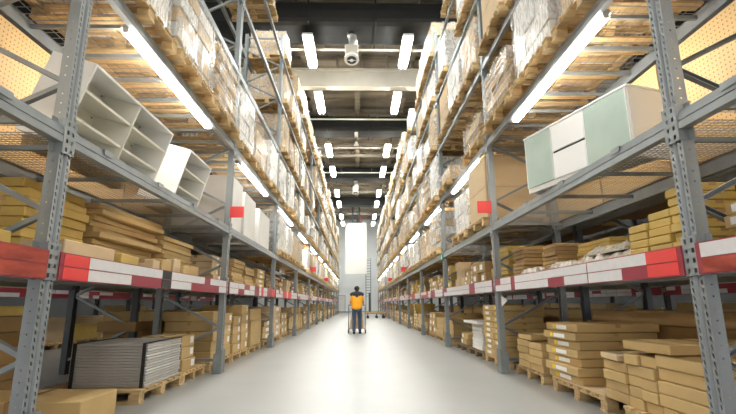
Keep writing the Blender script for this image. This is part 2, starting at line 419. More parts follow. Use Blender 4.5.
# rear rack, back to back with the front one (lower levels only are seen)
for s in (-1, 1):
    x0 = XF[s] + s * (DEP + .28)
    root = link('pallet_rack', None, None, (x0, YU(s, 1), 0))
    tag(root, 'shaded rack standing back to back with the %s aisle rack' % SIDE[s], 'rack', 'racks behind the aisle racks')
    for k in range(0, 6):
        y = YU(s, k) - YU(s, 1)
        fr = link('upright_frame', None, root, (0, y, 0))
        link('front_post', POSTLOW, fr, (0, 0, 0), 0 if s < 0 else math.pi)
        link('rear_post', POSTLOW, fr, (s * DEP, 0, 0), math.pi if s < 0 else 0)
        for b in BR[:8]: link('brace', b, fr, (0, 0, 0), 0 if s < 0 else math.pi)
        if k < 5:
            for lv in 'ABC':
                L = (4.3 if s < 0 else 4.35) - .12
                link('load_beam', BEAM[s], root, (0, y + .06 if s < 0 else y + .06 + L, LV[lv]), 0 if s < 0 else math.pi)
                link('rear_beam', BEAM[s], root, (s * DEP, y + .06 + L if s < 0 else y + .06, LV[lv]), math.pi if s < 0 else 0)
    # rack across the neighbouring aisle
    x0 = s * 7.4
    root = link('pallet_rack', None, None, (x0, 2.5, 0))
    tag(root, 'rack across the neighbouring aisle, seen through the %s rack' % SIDE[s], 'rack', 'racks across the neighbouring aisles')
    for k in range(0, 7):
        fr = link('upright_frame', None, root, (0, k * 4.2, 0))
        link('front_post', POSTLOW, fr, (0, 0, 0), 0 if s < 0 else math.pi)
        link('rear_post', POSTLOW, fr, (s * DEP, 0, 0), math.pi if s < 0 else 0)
        if k < 6:
            for lv in 'ABC':
                link('load_beam', BEAM[s], root, (0, k * 4.2 + .06 if s < 0 else k * 4.2 + 4.17, LV[lv]), 0 if s < 0 else math.pi)
                link('rear_beam', BEAM[s], root, (s * DEP, k * 4.2 + 4.17 if s < 0 else k * 4.2 + .06, LV[lv]), math.pi if s < 0 else 0)
            mb = MB(); mb.box((0, 0, 0), (.012, 4.07, .20), 'darkred')
            rl = link('price_rail', mb.mesh('price_rail'), root, (-s * .012, k * 4.2 + .06 if s < 0 else k * 4.2 + 4.13, 1.225), 0 if s < 0 else math.pi)
            t = .05; r = random.Random(k + s * 3)
            while t < 3.8:
                w = r.choice((.3, .5, .7)); 
                for zz in (.148, .052):
                    if r.random() < .7: link('price_label', label_mesh(w, 'railwhite'), rl, (.012, t, zz))
                t += w + r.choice((.02, .2))
                if t > 3.4: break

# ------------------------------------------------------------------ pallets
PX, PY, PH = 1.15, 1.24, .144   # across the rack, along the aisle, height
def pallet_parts():
    mb = MB(); n = 7; w = .115; g = (PY - n * w) / (n - 1)
    for i in range(n):
        y = -PY / 2 + i * (w + g); mb.box((-PX / 2, y, .122), (PX / 2, y + w, .144), 'wood')
    for x in (-PX / 2 + .06, 0, PX / 2 - .06): mb.box((x - .05, -PY / 2, .1), (x + .05, PY / 2, .122), 'wood')
    deck = mb.mesh('deck_boards')
    mb = MB(); mb.box((-.06, -.06, .022), (.06, .06, .1), 'wood', None, .004); blk = mb.mesh('block')
    mb = MB(); mb.box((-PX / 2, -.06, 0), (PX / 2, .06, .022), 'wood'); run = mb.mesh('bottom_board')
    return deck, blk, run
PDECK, PBLK, PRUN = pallet_parts()
def pallet_whole(mname):
    mb = MB(); n = 7; w = .115; g = (PY - n * w) / (n - 1)
    for i in range(n):
        y = -PY / 2 + i * (w + g); mb.box((-PX / 2, y, .122), (PX / 2, y + w, .144), mname)
    for x in (-PX / 2 + .06, 0, PX / 2 - .06): mb.box((x - .05, -PY / 2, .1), (x + .05, PY / 2, .122), mname)
    for y in (-PY / 2 + .06, 0, PY / 2 - .06):
        mb.box((-PX / 2, y - .06, 0), (PX / 2, y + .06, .022), mname)
        for x in (-PX / 2 + .07, 0, PX / 2 - .07): mb.box((x - .06, y - .06, .022), (x + .06, y + .06, .1), mname)
    return mb
PW = pallet_whole('wood').mesh('pallet')
pallet_specs = []
def pallet(x, y, z, label, near=False, rz=0.0, dark=False, sy=1.0):
    pallet_specs.append((x, y, z, label, near, rz, dark, sy))

# ------------------------------------------------------------------ cartons
CM = {}
def carton_mesh(dx, dy, dz, m):
    key = (round(dx, 2), round(dy, 2), round(dz, 3), m)
    if key not in CM:
        mb = MB(); mb.box((-dx / 2, -dy / 2, 0), (dx / 2, dy / 2, dz), m, None, .007); CM[key] = mb.mesh('carton')
    return CM[key]
TM = {}
def tape_mesh(dx, dy, dz, m='tape'):
    key = (round(dx, 2), round(dy, 2), round(dz, 3), m)
    if key not in TM:
        mb = MB(); w = .028; e = .0012; d = min(.09, dz * .4)
        mb.box((-w, -dy / 2, dz), (w, dy / 2, dz + e), m)
        for sg in (-1, 1):
            a, b = sorted((sg * dy / 2, sg * (dy / 2 + e))); mb.box((-w, a, dz - d), (w, b, dz + e), m)
        TM[key] = mb.mesh('tape')
    return TM[key]
SM = {}
def sticker_mesh(w, h, m):
    key = (round(w, 3), round(h, 3), m)
    if key not in SM:
        mb = MB(); mb.box((-.0015, -w / 2, -h / 2), (.0015, w / 2, h / 2), m); SM[key] = mb.mesh('sticker')
    return SM[key]
cartons = []
LOOK = {'kraft': 'brown carton', 'kraft_yellow': 'ochre carton', 'kraft_dark': 'dark brown flat carton', 'kraft_pale': 'pale brown carton', 'whitebox': 'white carton'}
def carton(x, y, z, dx, dy, dz, m, label, group, s, sticker=0, rz=0.0):
    cartons.append(dict(x=x, y=y, z=z, dx=dx, dy=dy, dz=dz, m=m, label=label, group=group, s=s, sticker=sticker, rz=rz))
def stack(s, xf, y0, y1, z0, n, h, m, desc, ncol=1, dep=.8, sticker=0, jit=.02, drop=0, nz=None):
    """n layers of ncol cartons whose aisle face is at |x| = xf, from y0 to y1"""
    w = (y1 - y0) / ncol
    for c in range(ncol):
        nn = n if nz is None else nz[c]
        for i in range(nn):
            dx = dep + rnd.uniform(-jit, jit); j = rnd.uniform(0, jit * 1.5)
            lk = LOOK[m]; 
            if sticker: lk = {1: 'stickered ', 2: 'labelled '}[sticker] + lk
            pos = 'topmost' if i == nn - 1 else 'bottom' if i == 0 else NTH[i] + ' from bottom'
            cc = '' if ncol == 1 else (', near column' if c == 0 else ', far column' if c == ncol - 1 else ', middle column')
            carton(s * (xf + dx / 2 + j), y0 + w * (c + .5) + rnd.uniform(-1, 1) * jit * .3, z0 + i * h, dx, w - .008, h - .004, m,
                   '%s, %s%s, %s' % (lk, pos, cc, desc), desc, s, sticker, rnd.uniform(-1, 1) * jit * .6)

# ---- left floor, explicit near items
carton(-2.95, 4.42, 0.0, 1.2, .62, .25, 'kraft', 'wide flat brown carton on the floor beside the nearest left post', 'cartons on the left floor', -1, 0, .02)
carton(-3.2, 3.72, 0.0, 1.0, .6, .16, 'kraft', 'low flat brown carton on the floor behind the nearest left post', 'cartons on the left floor', -1, 0, -.03)
pallet(-2.93, 5.86, 0, 'wooden pallet carrying the bundle of silver flat panels', True, 0, False)
pallet(-2.95, 7.0 - .02 + .0, 0, 'wooden pallet under three cartons beside the second left post', True, 0, False, .72)
stack(-1, 2.42, 6.62, 7.1, .144, 3, .16, 'kraft', 'pile of three beside silver panels', 1, .62, 1, .06)
# silver panels: stacked thin boards with straps
for i in range(15):
    mb = MB(); mb.box((-.42, -.50, 0), (.42, .50, .029), 'silver', None, .006); 
    o = link('flat_panel', mb.mesh('flat_panel') if i == 0 else bpy.data.objects['flat_panel'].data, None, (-2.81 + rnd.uniform(-.008, .008), 5.90 + rnd.uniform(-.008, .008), 0.146 + i * .0315))
    pos = 'topmost' if i == 14 else 'bottom' if i == 0 else NTH[i] + ' from bottom' if i < 13 else 'second from top'
    tag(o, 'silver wrapped flat panel, %s of the bundle on the left floor pallet' % pos, 'panel', 'silver panels in the bundle')
for x_, nm in ((-2.42, 'near aisle corner'), (-3.2, 'rear')):
    mb = MB(); mb.box((-.018, -.53, -.0), (.018, -.515, .48), 'black'); mb.box((-.018, .515, 0), (.018, .53, .48), 'black'); mb.box((-.018, -.53, .475), (.018, .53, .481), 'black')
    tag(link('packing_strap', mb.mesh('packing_strap'), None, (x_, 5.90, .146)), 'black strap round the silver panel bundle, %s' % nm, 'strap', 'straps on the panel bundle')
# ---- left floor bay 2
y = YU(-1, 2)
pallet(-2.93, 8.20, 0, 'wooden pallet, first beyond the second left post', True, 0, False, 1.0)
pallet(-2.93, 9.50, 0, 'wooden pallet, second beyond the second left post', True)
pallet(-2.93, 10.82, 0, 'wooden pallet under the large plain carton before the third left post', True)
stack(-1, 2.36, 7.66, 8.2, .144, 5, .16, 'kraft', 'stack just past second left post', 1, .8, 1)
stack(-1, 2.36, 8.22, 8.78, .144, 4, .19, 'kraft', 'second stack past second left post', 1, .8, 1)
stack(-1, 2.36, 8.95, 9.5, .144, 4, .17, 'kraft', 'third stack past second left post', 1, .8, 1)
stack(-1, 2.36, 9.52, 10.08, .144, 5, .18, 'kraft', 'fourth stack past second left post', 1, .8, 1)
stack(-1, 2.36, 10.3, 11.4, .144, 1, .56, 'kraft', 'before the third left post', 1, .9)
stack(-1, 2.36, 10.3, 11.4, .704, 1, .24, 'kraft', 'on the large plain carton, third left post', 1, .9)
# ---- right floor
pallet(2.97, 3.68, 0, 'wooden pallet under the nearest carton pile right of the aisle', True)
stack(1, 2.42, 3.22, 3.82, .144, 5, .098, 'kraft', 'nearest right pile', 1, .95, 0, .02)
stack(1, 2.42, 3.83, 4.26, .144, 5, .092, 'kraft', 'second right pile', 2, .8, 0, .02)
stack(1, 2.42, 4.27, 4.66, .144, 4, .092, 'kraft', 'third right pile', 1, .5, 0, .02)
carton(2.95, 3.98, .144 + .495, 1.0, .62, .08, 'kraft', 'long carton lying across the nearest right pile', 'cartons on the right floor', 1, 0, .03)
carton(2.72, 4.48, .144 + .372, .6, .36, .06, 'kraft_pale', 'open-topped pale carton beside the long carton, nearest right pile', 'cartons on the right floor', 1, 0, -.1)
pallet(3.0, 5.28, 0, 'wooden pallet under the cartons with white and yellow labels', True, 0)
for i, (dx0, m2) in enumerate(((0.02, 2), (-.03, 2), (.03, 2), (0, 2), (.02, 2), (-.02, 2), (.03, 2))):
    carton(2.42 + .47 + dx0, 5.56 + rnd.uniform(-.02, .02), .165 + i * .093, .94, .84, .088, 'kraft',
           'brown flat carton with yellow and white labels, %s in the labelled stack' % ('topmost' if i == 6 else 'bottom' if i == 0 else NTH[i] + ' from bottom'), 'labelled cartons on the right floor', 1, 2, rnd.uniform(-.02, .02))
mb = MB(); mb.box((-.56, -.62, 0), (.56, .62, .02), 'kraft_pale')
tag(link('cardboard_sheet', mb.mesh('cardboard_sheet'), None, (3.0, 5.3, .1445)), 'flat cardboard sheet on the pallet under the labelled cartons', 'sheet')
pallet(3.0, 6.72, 0, 'wooden pallet under the small cartons before the second right post', True, 0, False, .85)
stack(1, 2.42, 6.18, 6.66, .144, 4, .095, 'kraft', 'small cartons before second right post, near pile', 1, .55, 0, .015)
stack(1, 2.42, 6.67, 7.1, .144, 4, .098, 'kraft', 'small cartons before second right post, far pile', 1, .55, 0, .015)
carton(2.72, 6.75, .144 + .395, .6, .5, .07, 'kraft', 'flat carton lying on the small cartons before the second right post', 'cartons on the right floor', 1)
pallet(2.97, 8.2, 0, 'wooden pallet under the tall labelled stack past the second right post', True)
stack(1, 2.38, 7.62, 8.2, .144, 9, .098, 'kraft', 'tall labelled stack past second right post', 1, .7, 2)
stack(1, 2.38, 8.22, 8.82, .144, 9, .098, 'kraft', 'second tall labelled stack past second right post', 1, .7, 2)
pallet(2.97, 9.55, 0, 'dark weathered pallet under the white carton stack', True, 0, True)
stack(1, 2.42, 9.12, 9.92, .144, 7, .072, 'whitebox', 'white stack before third right post', 1, .8)
carton(2.8, 9.6, .144 + .505, .95, 1.15, .05, 'whitebox', 'wide white sheet carton capping the white stack', 'white cartons on the right floor', 1)
pallet(2.97, 10.8, 0, 'dark weathered pallet under the low carton pile by the third right post', True, 0, True, .9)
stack(1, 2.42, 10.4, 10.95, .144, 2, .12, 'kraft', 'low pile by third right post', 1, .6, 1)
# long cartons at the back of the floor level
for s in (-1, 1):
    for i in range(6):
        for j, (ya, yb) in enumerate(((3.35, 6.95), (7.6, 11.1)) if s > 0 else ((3.3, 5.15), (7.45, 10.9))):
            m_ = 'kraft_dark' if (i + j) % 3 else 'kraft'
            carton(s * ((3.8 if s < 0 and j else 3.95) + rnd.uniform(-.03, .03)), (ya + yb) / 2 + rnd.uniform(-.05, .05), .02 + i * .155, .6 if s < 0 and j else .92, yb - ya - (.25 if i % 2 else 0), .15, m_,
                   'long %s carton, %s, behind the %s bay of the %s rack' % ('dark brown' if m_ == 'kraft_dark' else 'brown', 'topmost' if i == 5 else 'bottom' if i == 0 else NTH[i] + ' from bottom', ORD[j + 1], SIDE[s]), 'long cartons behind the racks', s)
# ---- shelf A left
zA = LV['A'] + .012
stack(-1, 2.55, 1.9, 2.95, zA, 3, .14, 'kraft_yellow', 'shelf before the nearest left post', 1, .6)
carton(-2.42, 2.6, zA, .34, .7, .09, 'kraft_yellow', 'low open ochre tray on the shelf before the nearest left post', 'cartons on the left shelf', -1)
stack(-1, 2.72, 3.7, 4.55, zA, 8, .085, 'kraft_yellow', 'back of shelf past nearest left post', 1, .5, 0, .05)
carton(-2.38, 3.78, zA + .0, .34, .72, .11, 'kraft_pale', 'long pale carton on the shelf just past the nearest left post', 'cartons on the left shelf', -1)
carton(-2.36, 4.42, zA, .3, .42, .09, 'kraft_yellow', 'open ochre carton on the lowest left shelf beside the long pale carton', 'cartons on the left shelf', -1, 0, .1)
stack(-1, 2.66, 4.7, 6.15, zA, 11, .062, 'kraft', 'uneven flat pile mid shelf, left', 1, .62, 0, .09)
for i in range(5):
    carton(-2.34 + rnd.uniform(-.02, .02), 5.0 + i * .30, zA, .24, .24, .10 + .03 * (i % 3), ('kraft_pale', 'kraft', 'kraft_pale', 'kraft', 'kraft')[i],
           'small carton at the edge of the lowest left shelf, %s beyond the uneven pile' % NTH[i], 'small cartons at the left shelf edge', -1, 0, rnd.uniform(-.15, .15))
stack(-1, 2.66, 6.2, 7.35, zA, 9, .062, 'kraft', 'striped flat pile before second left post', 1, .6, 0, .05)
# ---- shelf A right
stack(1, 2.4, 2.35, 2.88, zA, 3, .085, 'kraft', 'shelf pile before the nearest right post', 1, .4, 1, .06)
stack(1, 2.85, 2.0, 2.85, zA, 4, .12, 'kraft_yellow', 'back pile before the nearest right post', 1, .4)
stack(1, 2.36, 3.04, 3.32, zA, 7, .066, 'kraft_yellow', 'ochre shelf pile past nearest right post', 1, .34, 0, .02)
stack(1, 2.36, 3.33, 3.60, zA, 5, .066, 'kraft_yellow', 'second ochre shelf pile past nearest right post', 1, .34, 0, .02)
stack(1, 2.36, 3.61, 3.86, zA, 4, .066, 'kraft_yellow', 'third ochre shelf pile past nearest right post', 1, .34, 0, .02)
stack(1, 2.60, 4.6, 5.3, zA, 6, .05, 'kraft_yellow', 'ochre flat pile behind the film sheets', 1, .5, 0, .02)
stack(1, 2.42, 5.5, 5.9, zA, 7, .05, 'kraft_dark', 'thin dark pile mid right shelf', 1, .5, 0, .03)
stack(1, 2.7, 5.92, 6.55, zA, 5, .07, 'kraft_yellow', 'ochre pile near second right post', 1, .45, 0, .02)
stack(1, 2.42, 6.58, 7.05, zA, 8, .055, 'kraft_dark', 'thin dark pile beside second right post', 1, .5, 0, .03)
# film-wrapped sheets on the right shelf
def crumple(w, d, h, seed):
    r = random.Random(seed); mb = MB(); nx, ny = 8, 14
    top = [[(-w / 2 + w * i / nx, -d / 2 + d * j / ny, h * (.5 + .5 * r.random()) * (1 if 0 < i < nx and 0 < j < ny else .35)) for j in range(ny + 1)] for i in range(nx + 1)]
    bot = [[(p[0], p[1], 0) for p in row] for row in top]
    for i in range(nx):
        for j in range(ny):
            mb.quad([top[i][j], top[i + 1][j], top[i + 1][j + 1], top[i][j + 1]], 'film')
    for i in range(nx):
        mb.quad([bot[i][0], bot[i + 1][0], top[i + 1][0], top[i][0]], 'film'); mb.quad([bot[i][ny], top[i][ny], top[i + 1][ny], bot[i + 1][ny]], 'film')
    for j in range(ny):
        mb.quad([bot[0][j], top[0][j], top[0][j + 1], bot[0][j + 1]], 'film'); mb.quad([bot[nx][j], bot[nx][j + 1], top[nx][j + 1], top[nx][j]], 'film')
    mb.quad([bot[0][0], bot[0][ny], bot[nx][ny], bot[nx][0]], 'film')
    return mb.mesh('film_wrapped_sheets')
M['film'] = mat('crumpled_film', (0.46, 0.41, 0.34), 0.25, 0, 0.3, 9, (1, 2, 6), 0.6)
for i, (y_, x_, z_, d_, w_) in enumerate(((4.17, 2.62, 0, .55, .5), (4.62, 2.50, 0, .62, .34), (4.35, 2.62, .09, .7, .45), (5.22, 2.5, 0, .5, .34), (6.2, 2.5, 0, .5, .36))):
    tag(link('film_wrapped_sheets', crumple(w_, d_, .10, i), None, (x_, y_, zA + z_), rnd.uniform(-.08, .08)),
        ['crumpled film packet beside the ochre cartons on the right shelf', 'crumpled film packet in the middle of the right shelf edge', 'crumpled film packet lying on top of two others, right shelf',
         'small crumpled film packet beside the thin dark pile', 'crumpled film packet between the two thin dark piles, right shelf'][i], 'packet', 'film packets on the right shelf')

# ---- generated stock further down the aisle
for s in (-1, 1):
    Lb = (4.3 if s < 0 else 4.35)
    for k in range(1, NB + 1):
        y0 = YU(s, k) + .12
        bay = '%s bay %s' % (ORD[k], SIDE[s])
        if k >= 3:     # floor
            for j in range(3):
                ya = y0 + j * 1.34 + .05; yb = ya + 1.22
                pallet(s * 2.97, (ya + yb) / 2, 0, 'floor pallet, %s slot, %s bay of the %s rack' % (('near', 'middle', 'far')[j], ORD[k], SIDE[s]), k <= 3, 0, rnd.random() < .15)
                h = rnd.choice((.13, .17, .21, .26)); nc = 2 if rnd.random() < .7 else 1
                nz = [max(1, min(int(.98 / h), int(rnd.uniform(.45, 1.05) / h))) for _ in range(nc)]
                stack(s, 2.4, ya + .03, yb - .03, .144, 0, h, rnd.choice(('kraft', 'kraft', 'kraft', 'kraft_pale', 'kraft_yellow')), 'floor %s pallet, %s' % (('near', 'middle', 'far')[j], bay), nc, .85, rnd.choice((0, 1, 1, 2)), .03, 0, nz)
        if k >= 2:     # lowest shelf
            for j in range(4):
                ya = y0 + j * 1.0 + .03; yb = ya + rnd.uniform(.75, .97)
                h = rnd.choice((.08, .11, .15, .2)); nc = 1 if rnd.random() < .5 else 2
                top = rnd.uniform(.38, .76)
                nz = [max(1, int(rnd.uniform(.7, 1) * top / h)) for _ in range(nc)]
                stack(s, rnd.uniform(2.3, 2.45), ya, yb, zA, 0, h, rnd.choice(('kraft', 'kraft', 'kraft_pale', 'kraft_yellow', 'kraft_dark')), 'shelf pile %s, %s' % (NTH[j], bay), nc, .6, rnd.choice((0, 0, 1, 2)), .04, 0, nz)
    # stock in the rear rack and across the neighbouring aisle
    for k in (1, 2, 3, 4):
        for j in range(3):
            ya = YU(s, k) + .2 + j * 1.33
            carton(s * 4.05, ya + .6, LV['A'] + .01, .9, 1.15, rnd.choice((.45, .6, .7)), rnd.choice(('kraft', 'kraft_dark')), 'large carton on the rear rack shelf, %s slot, behind %s bay %s' % (('near', 'middle', 'far')[j], ORD[k], SIDE[s]), 'cartons on the rear racks', s)
            if k > 2: carton(s * 4.05, ya + .6, .01, .9, 1.15, .95, 'kraft', 'large floor carton in the rear rack, %s slot, behind %s bay %s' % (('near', 'middle', 'far')[j], ORD[k], SIDE[s]), 'cartons on the rear racks', s)
            carton(s * 4.05, ya + .6, LV['B'] + .01, .9, 1.15, rnd.choice((.7, .95)), 'kraft_dark', 'large dark carton high in the rear rack, %s slot, behind %s bay %s' % (('near', 'middle', 'far')[j], ORD[k], SIDE[s]), 'cartons on the rear racks', s)
    for k in range(6):
        for j in range(3):
            ya = 2.5 + k * 4.2 + .25 + j * 1.3
            m_ = rnd.choice(('kraft', 'kraft_pale', 'kraft_yellow'))
            hh = rnd.choice((.4, .6, .75, .9))
            pallet(s * 8.0, ya + .6, 0, 'pallet under a carton across the %s neighbouring aisle, slot %s of bay %s' % (SIDE[s], NTH[j], NTH[k]), False)
            carton(s * 7.95, ya + .6, .144, .9, 1.1, hh, m_, 'floor carton across the %s neighbouring aisle, slot %s of bay %s' % (SIDE[s], NTH[j], NTH[k]), 'cartons across the aisles', s, 1)
            m_ = rnd.choice(('kraft', 'whitebox', 'blue', 'kraft_pale'))
            carton(s * 7.9, ya + .6, LV['A'] + .01, .8, 1.0, rnd.choice((.3, .5, .6)), m_, 'shelf carton across the %s neighbouring aisle, slot %s of bay %s' % (SIDE[s], NTH[j], NTH[k]), 'cartons across the aisles', s)
LOOK['blue'] = 'blue box'

# make pallets and cartons: nearest 300 of each as things, the rest as one mass
cam0 = Vector((0, 0, CAMH))
pallet_final = pallet_specs   # upper pallets are appended below, see make_pallets()
def make_cartons(nmax=296):
    vis = sorted(cartons, key=lambda c: (Vector((c['x'], c['y'], c['z'])) - cam0).length * (1.6 if abs(c['x']) > 3.6 else 1))
    for i, c in enumerate(vis[:nmax]):
        nm = 'carton' if c['m'] != 'blue' else 'box'
        o = link(nm, carton_mesh(c['dx'], c['dy'], c['dz'], c['m']), None, (c['x'], c['y'], c['z']), c['rz'])
        tag(o, c['label'], 'box', c['group'])
        if c['y'] < 16 and abs(c['x']) < 3.5 and c['dz'] > .06 and c['m'] != 'whitebox': link('tape', tape_mesh(c['dx'], c['dy'], c['dz']), o)
        if c['sticker'] and abs(c['x']) < 3.5:
            fx = -c['s'] * (c['dx'] / 2 + .001); dz = c['dz']
            if c['sticker'] == 1:
                q = link('sticker', sticker_mesh(min(.12, c['dy'] * .25), min(.09, dz * .6), 'paper'), o, (fx, c['dy'] * .28, dz * .55)); q['label'] = 'white sticker'
            else:
                w = c['dy']
                q = link('sticker', sticker_mesh(w * .34, dz * .5, 'paper'), o, (fx, -w * .02, dz * .5)); q['label'] = 'white sticker'
                q = link('sticker', sticker_mesh(w * .09, dz * .5, 'yellow'), o, (fx, w * .22, dz * .5)); q['label'] = 'yellow sticker'
    mb = MB()
    for c in vis[nmax:]:
        T = Matrix.Translation((c['x'], c['y'], c['z'])) @ Matrix.Rotation(c['rz'], 4, 'Z')
        mb.box((-c['dx'] / 2, -c['dy'] / 2, 0), (c['dx'] / 2, c['dy'] / 2, c['dz']), c['m'], T)
        if c['sticker'] and abs(c['x']) < 3.5:
            fx = -c['s'] * (c['dx'] / 2 + .002); w, dz = c['dy'], c['dz']
            mb.box((min(fx, fx - c['s'] * .002), -w * .18, dz * .25), (max(fx, fx - c['s'] * .002), w * .16, dz * .75), 'paper', T)
    tag(link('far_cartons', mb.mesh('far_cartons')), 'mass of small brown cartons stacked far down the racks', 'boxes', None, 'stuff')

# ------------------------------------------------------------------ palletised loads on the upper levels
def load_variant(kind, seed, h):
    """returns list of (carton box, material) and the wrap mesh; local origin bottom centre, aisle face towards +x for left"""
    r = random.Random(seed); X, Y = 1.02, 1.10; bx = []
    if kind in ('brown', 'white'):
        m = 'kraft_pale' if kind == 'brown' else 'whitebox'
        nz = r.choice((2, 3, 4)); ny = r.choice((2, 3)); nx = 2
        for i in range(nx):
            for j in range(ny):
                for k in range(nz):
                    w = Y / ny; d = X / nx; hh = h / nz; jx = r.uniform(-.012, .012)
                    bx.append(((-X / 2 + i * d + .004 + jx, -Y / 2 + j * w + .004, k * hh), (-X / 2 + (i + 1) * d - .004 + jx, -Y / 2 + (j + 1) * w - .004, (k + 1) * hh - .004), m))
    elif kind == 'flat':
        n = int(h / .055)
        for k in range(n):
            hh = h / n; jx = r.uniform(-.035, .035); jy = r.uniform(-.02, .02)
            bx.append(((-X / 2 + jx, -Y / 2 + jy, k * hh), (X / 2 + jx, Y / 2 + jy, (k + 1) * hh - .004), 'kraft_pale' if k % 2 else 'kraft'))
    elif kind == 'sacks':
        n = int(h / .2)
        for k in range(n):
            hh = h / n; jx = r.uniform(-.05, .05)
            for j in range(2):
                bx.append(((-X / 2 + jx, -Y / 2 + j * Y / 2 + .01, k * hh + .006), (X / 2 + jx, -Y / 2 + (j + 1) * Y / 2 - .01, (k + 1) * hh - .006), 'whitebox' if (k + j) % 2 else 'kraft_pale'))
    else:
        bx.append(((-X / 2, -Y / 2, 0), (X / 2, Y / 2, h * .5), 'kraft_pale')); bx.append(((-X / 2, -Y / 2, h * .5 + .004), (X / 2, Y / 2, h), 'kraft_pale'))
    wr = None
    if kind != 'single' or seed % 2:
        mb = MB(); e = .014; n = 9; mz = 7
        ring = []
        xs = X / 2 + e + (.04 if kind in ('flat', 'sacks') else 0); ys = Y / 2 + e
        pts = []
        for i in range(n): pts.append((-xs + 2 * xs * i / n, -ys, 0, -1))
        for i in range(n): pts.append((xs, -ys + 2 * ys * i / n, 1, 0))
        for i in range(n): pts.append((xs - 2 * xs * i / n, ys, 0, 1))
        for i in range(n): pts.append((-xs, ys - 2 * ys * i / n, -1, 0))
        rows = []
        for k in range(mz + 1):
            z = -.02 + (h + .03) * k / mz
            rows.append([(p[0] + p[2] * r.uniform(0, .012), p[1] + p[3] * r.uniform(0, .012), z + r.uniform(-.008, .008)) for p in pts])
        N = len(pts)
        for k in range(mz):
            for t in range(N): mb.quad([rows[k][t], rows[k][(t + 1) % N], rows[k + 1][(t + 1) % N], rows[k + 1][t]], 'wrap')
        wr = mb.mesh('stretch_wrap')
    return bx, wr
LDESC = {'brown': 'brown carton load in clear film', 'white': 'white carton load in clear film', 'flat': 'load of thin flat packs in film', 'sacks': 'load of layered soft packs in film', 'single': 'load of two large plain cartons', 'low': 'low load of two plain cartons'}
VAR = []
for kind, hs in (('brown', (.8, 1.0, 1.12)), ('white', (.85, 1.05, 1.12)), ('flat', (.5, .75, 1.0)), ('low', (.35,)), ('sacks', (1.0,)), ('single', (.9, 1.1))):
    for i, h in enumerate(hs):
        bx, wr = load_variant(kind, i + 3, h)
        mb = MB()
        for a, b, m in bx: mb.box(a, b, m, None, .006)
        parts = []
        for a, b, m in bx:
            q = MB(); q.box(a, b, m, None, .006); parts.append(q)
        VAR.append(dict(kind=kind, h=h, one=mb.mesh('load'), wrap=wr, parts=parts, pm=None))
def pick(kind, h):
    c = [v for v in VAR if v['kind'] == kind]; return min(c, key=lambda v: abs(v['h'] - h))
loads = []
def load(x, y, z, kind, h, label, group, near, rz=0.0, sc=(1, 1, 1)): loads.append((x, y, z, kind, h, label, group, near, rz, sc))
CYC = ['brown', 'white', 'flat', 'white', 'brown', 'single', 'white', 'sacks', 'brown', 'white']
expl = {(-1, 'C', 1): [('white', .85), ('sacks', 1.0), ('flat', 1.0)], (1, 'C', 1): [('brown', .8), ('white', 1.12), ('flat', .75)], (1, 'D', 1): [('white', 1.05), ('brown', 1.0), ('single', 1.1)],
        (-1, 'C', 2): [('white', 1.12), ('brown', .8), ('white', 1.0)], (1, 'C', 2): [('flat', .5), None, ('low', .35)],
        (1, 'B', 2): [('single', 1.1), ('white', .85), None], (-1, 'B', 2): [None, None, None],
        (1, 'D', 2): [('brown', 1.0), ('white', 1.05), ('single', 1.1)], (-1, 'D', 2): [None, None, None],
        (-1, 'D', 1): [None, None, None], (-1, 'E', 2): [None, None, None], (-1, 'E', 1): [None, None, None], (-1, 'F', 1): [None, None, None],
        (-1, 'F', 2): [None, ('brown', .8), None], (-1, 'F', 3): [('brown', .8), None, ('brown', .8)], (-1, 'E', 3): [('brown', .8), ('brown', .8), ('white', 1)]}
for s in (-1, 1):
    for k in range(0, NB + 1):
        for lv in 'BCDEF':
            if lv == 'B' and k < 2: continue
            if k == 0 and lv != 'C': continue
            for j in range(3):
                q = expl.get((s, lv, k)); 
                if q is not None:
                    if q[j] is None: continue
                    kind, h = q[j]
                else:
                    if rnd.random() < (.12 if s > 0 else .16): continue
                    kind = rnd.choice(CYC); h = rnd.choice((.8, 1.0, 1.12))
                    if lv == 'B': h = rnd.choice((.8, .9, 1.0))
                y = YU(s, k) + .12 + .66 + j * 1.335
                over = rnd.uniform(.08, .15)
                x = XF[s] + s * (PX / 2 - over); z = LV[lv] + .006
                pos = ('near', 'middle', 'far')[j]
                pl = '%s slot, %s, %s bay, %s rack' % (pos, LN[lv], ORD[k], SIDE[s])
                pallet(x, y, z, 'wooden pallet in the ' + pl, k <= 1 and lv == 'C' or (k == 2 and lv in 'C'))
                load(x + s * .03, y, z + PH, kind, h, '%s, %s' % (LDESC[kind], pl), '%s loads on the %s rack' % (kind, SIDE[s]), k <= 2 and lv in 'BCD', rnd.uniform(-.025, .025))
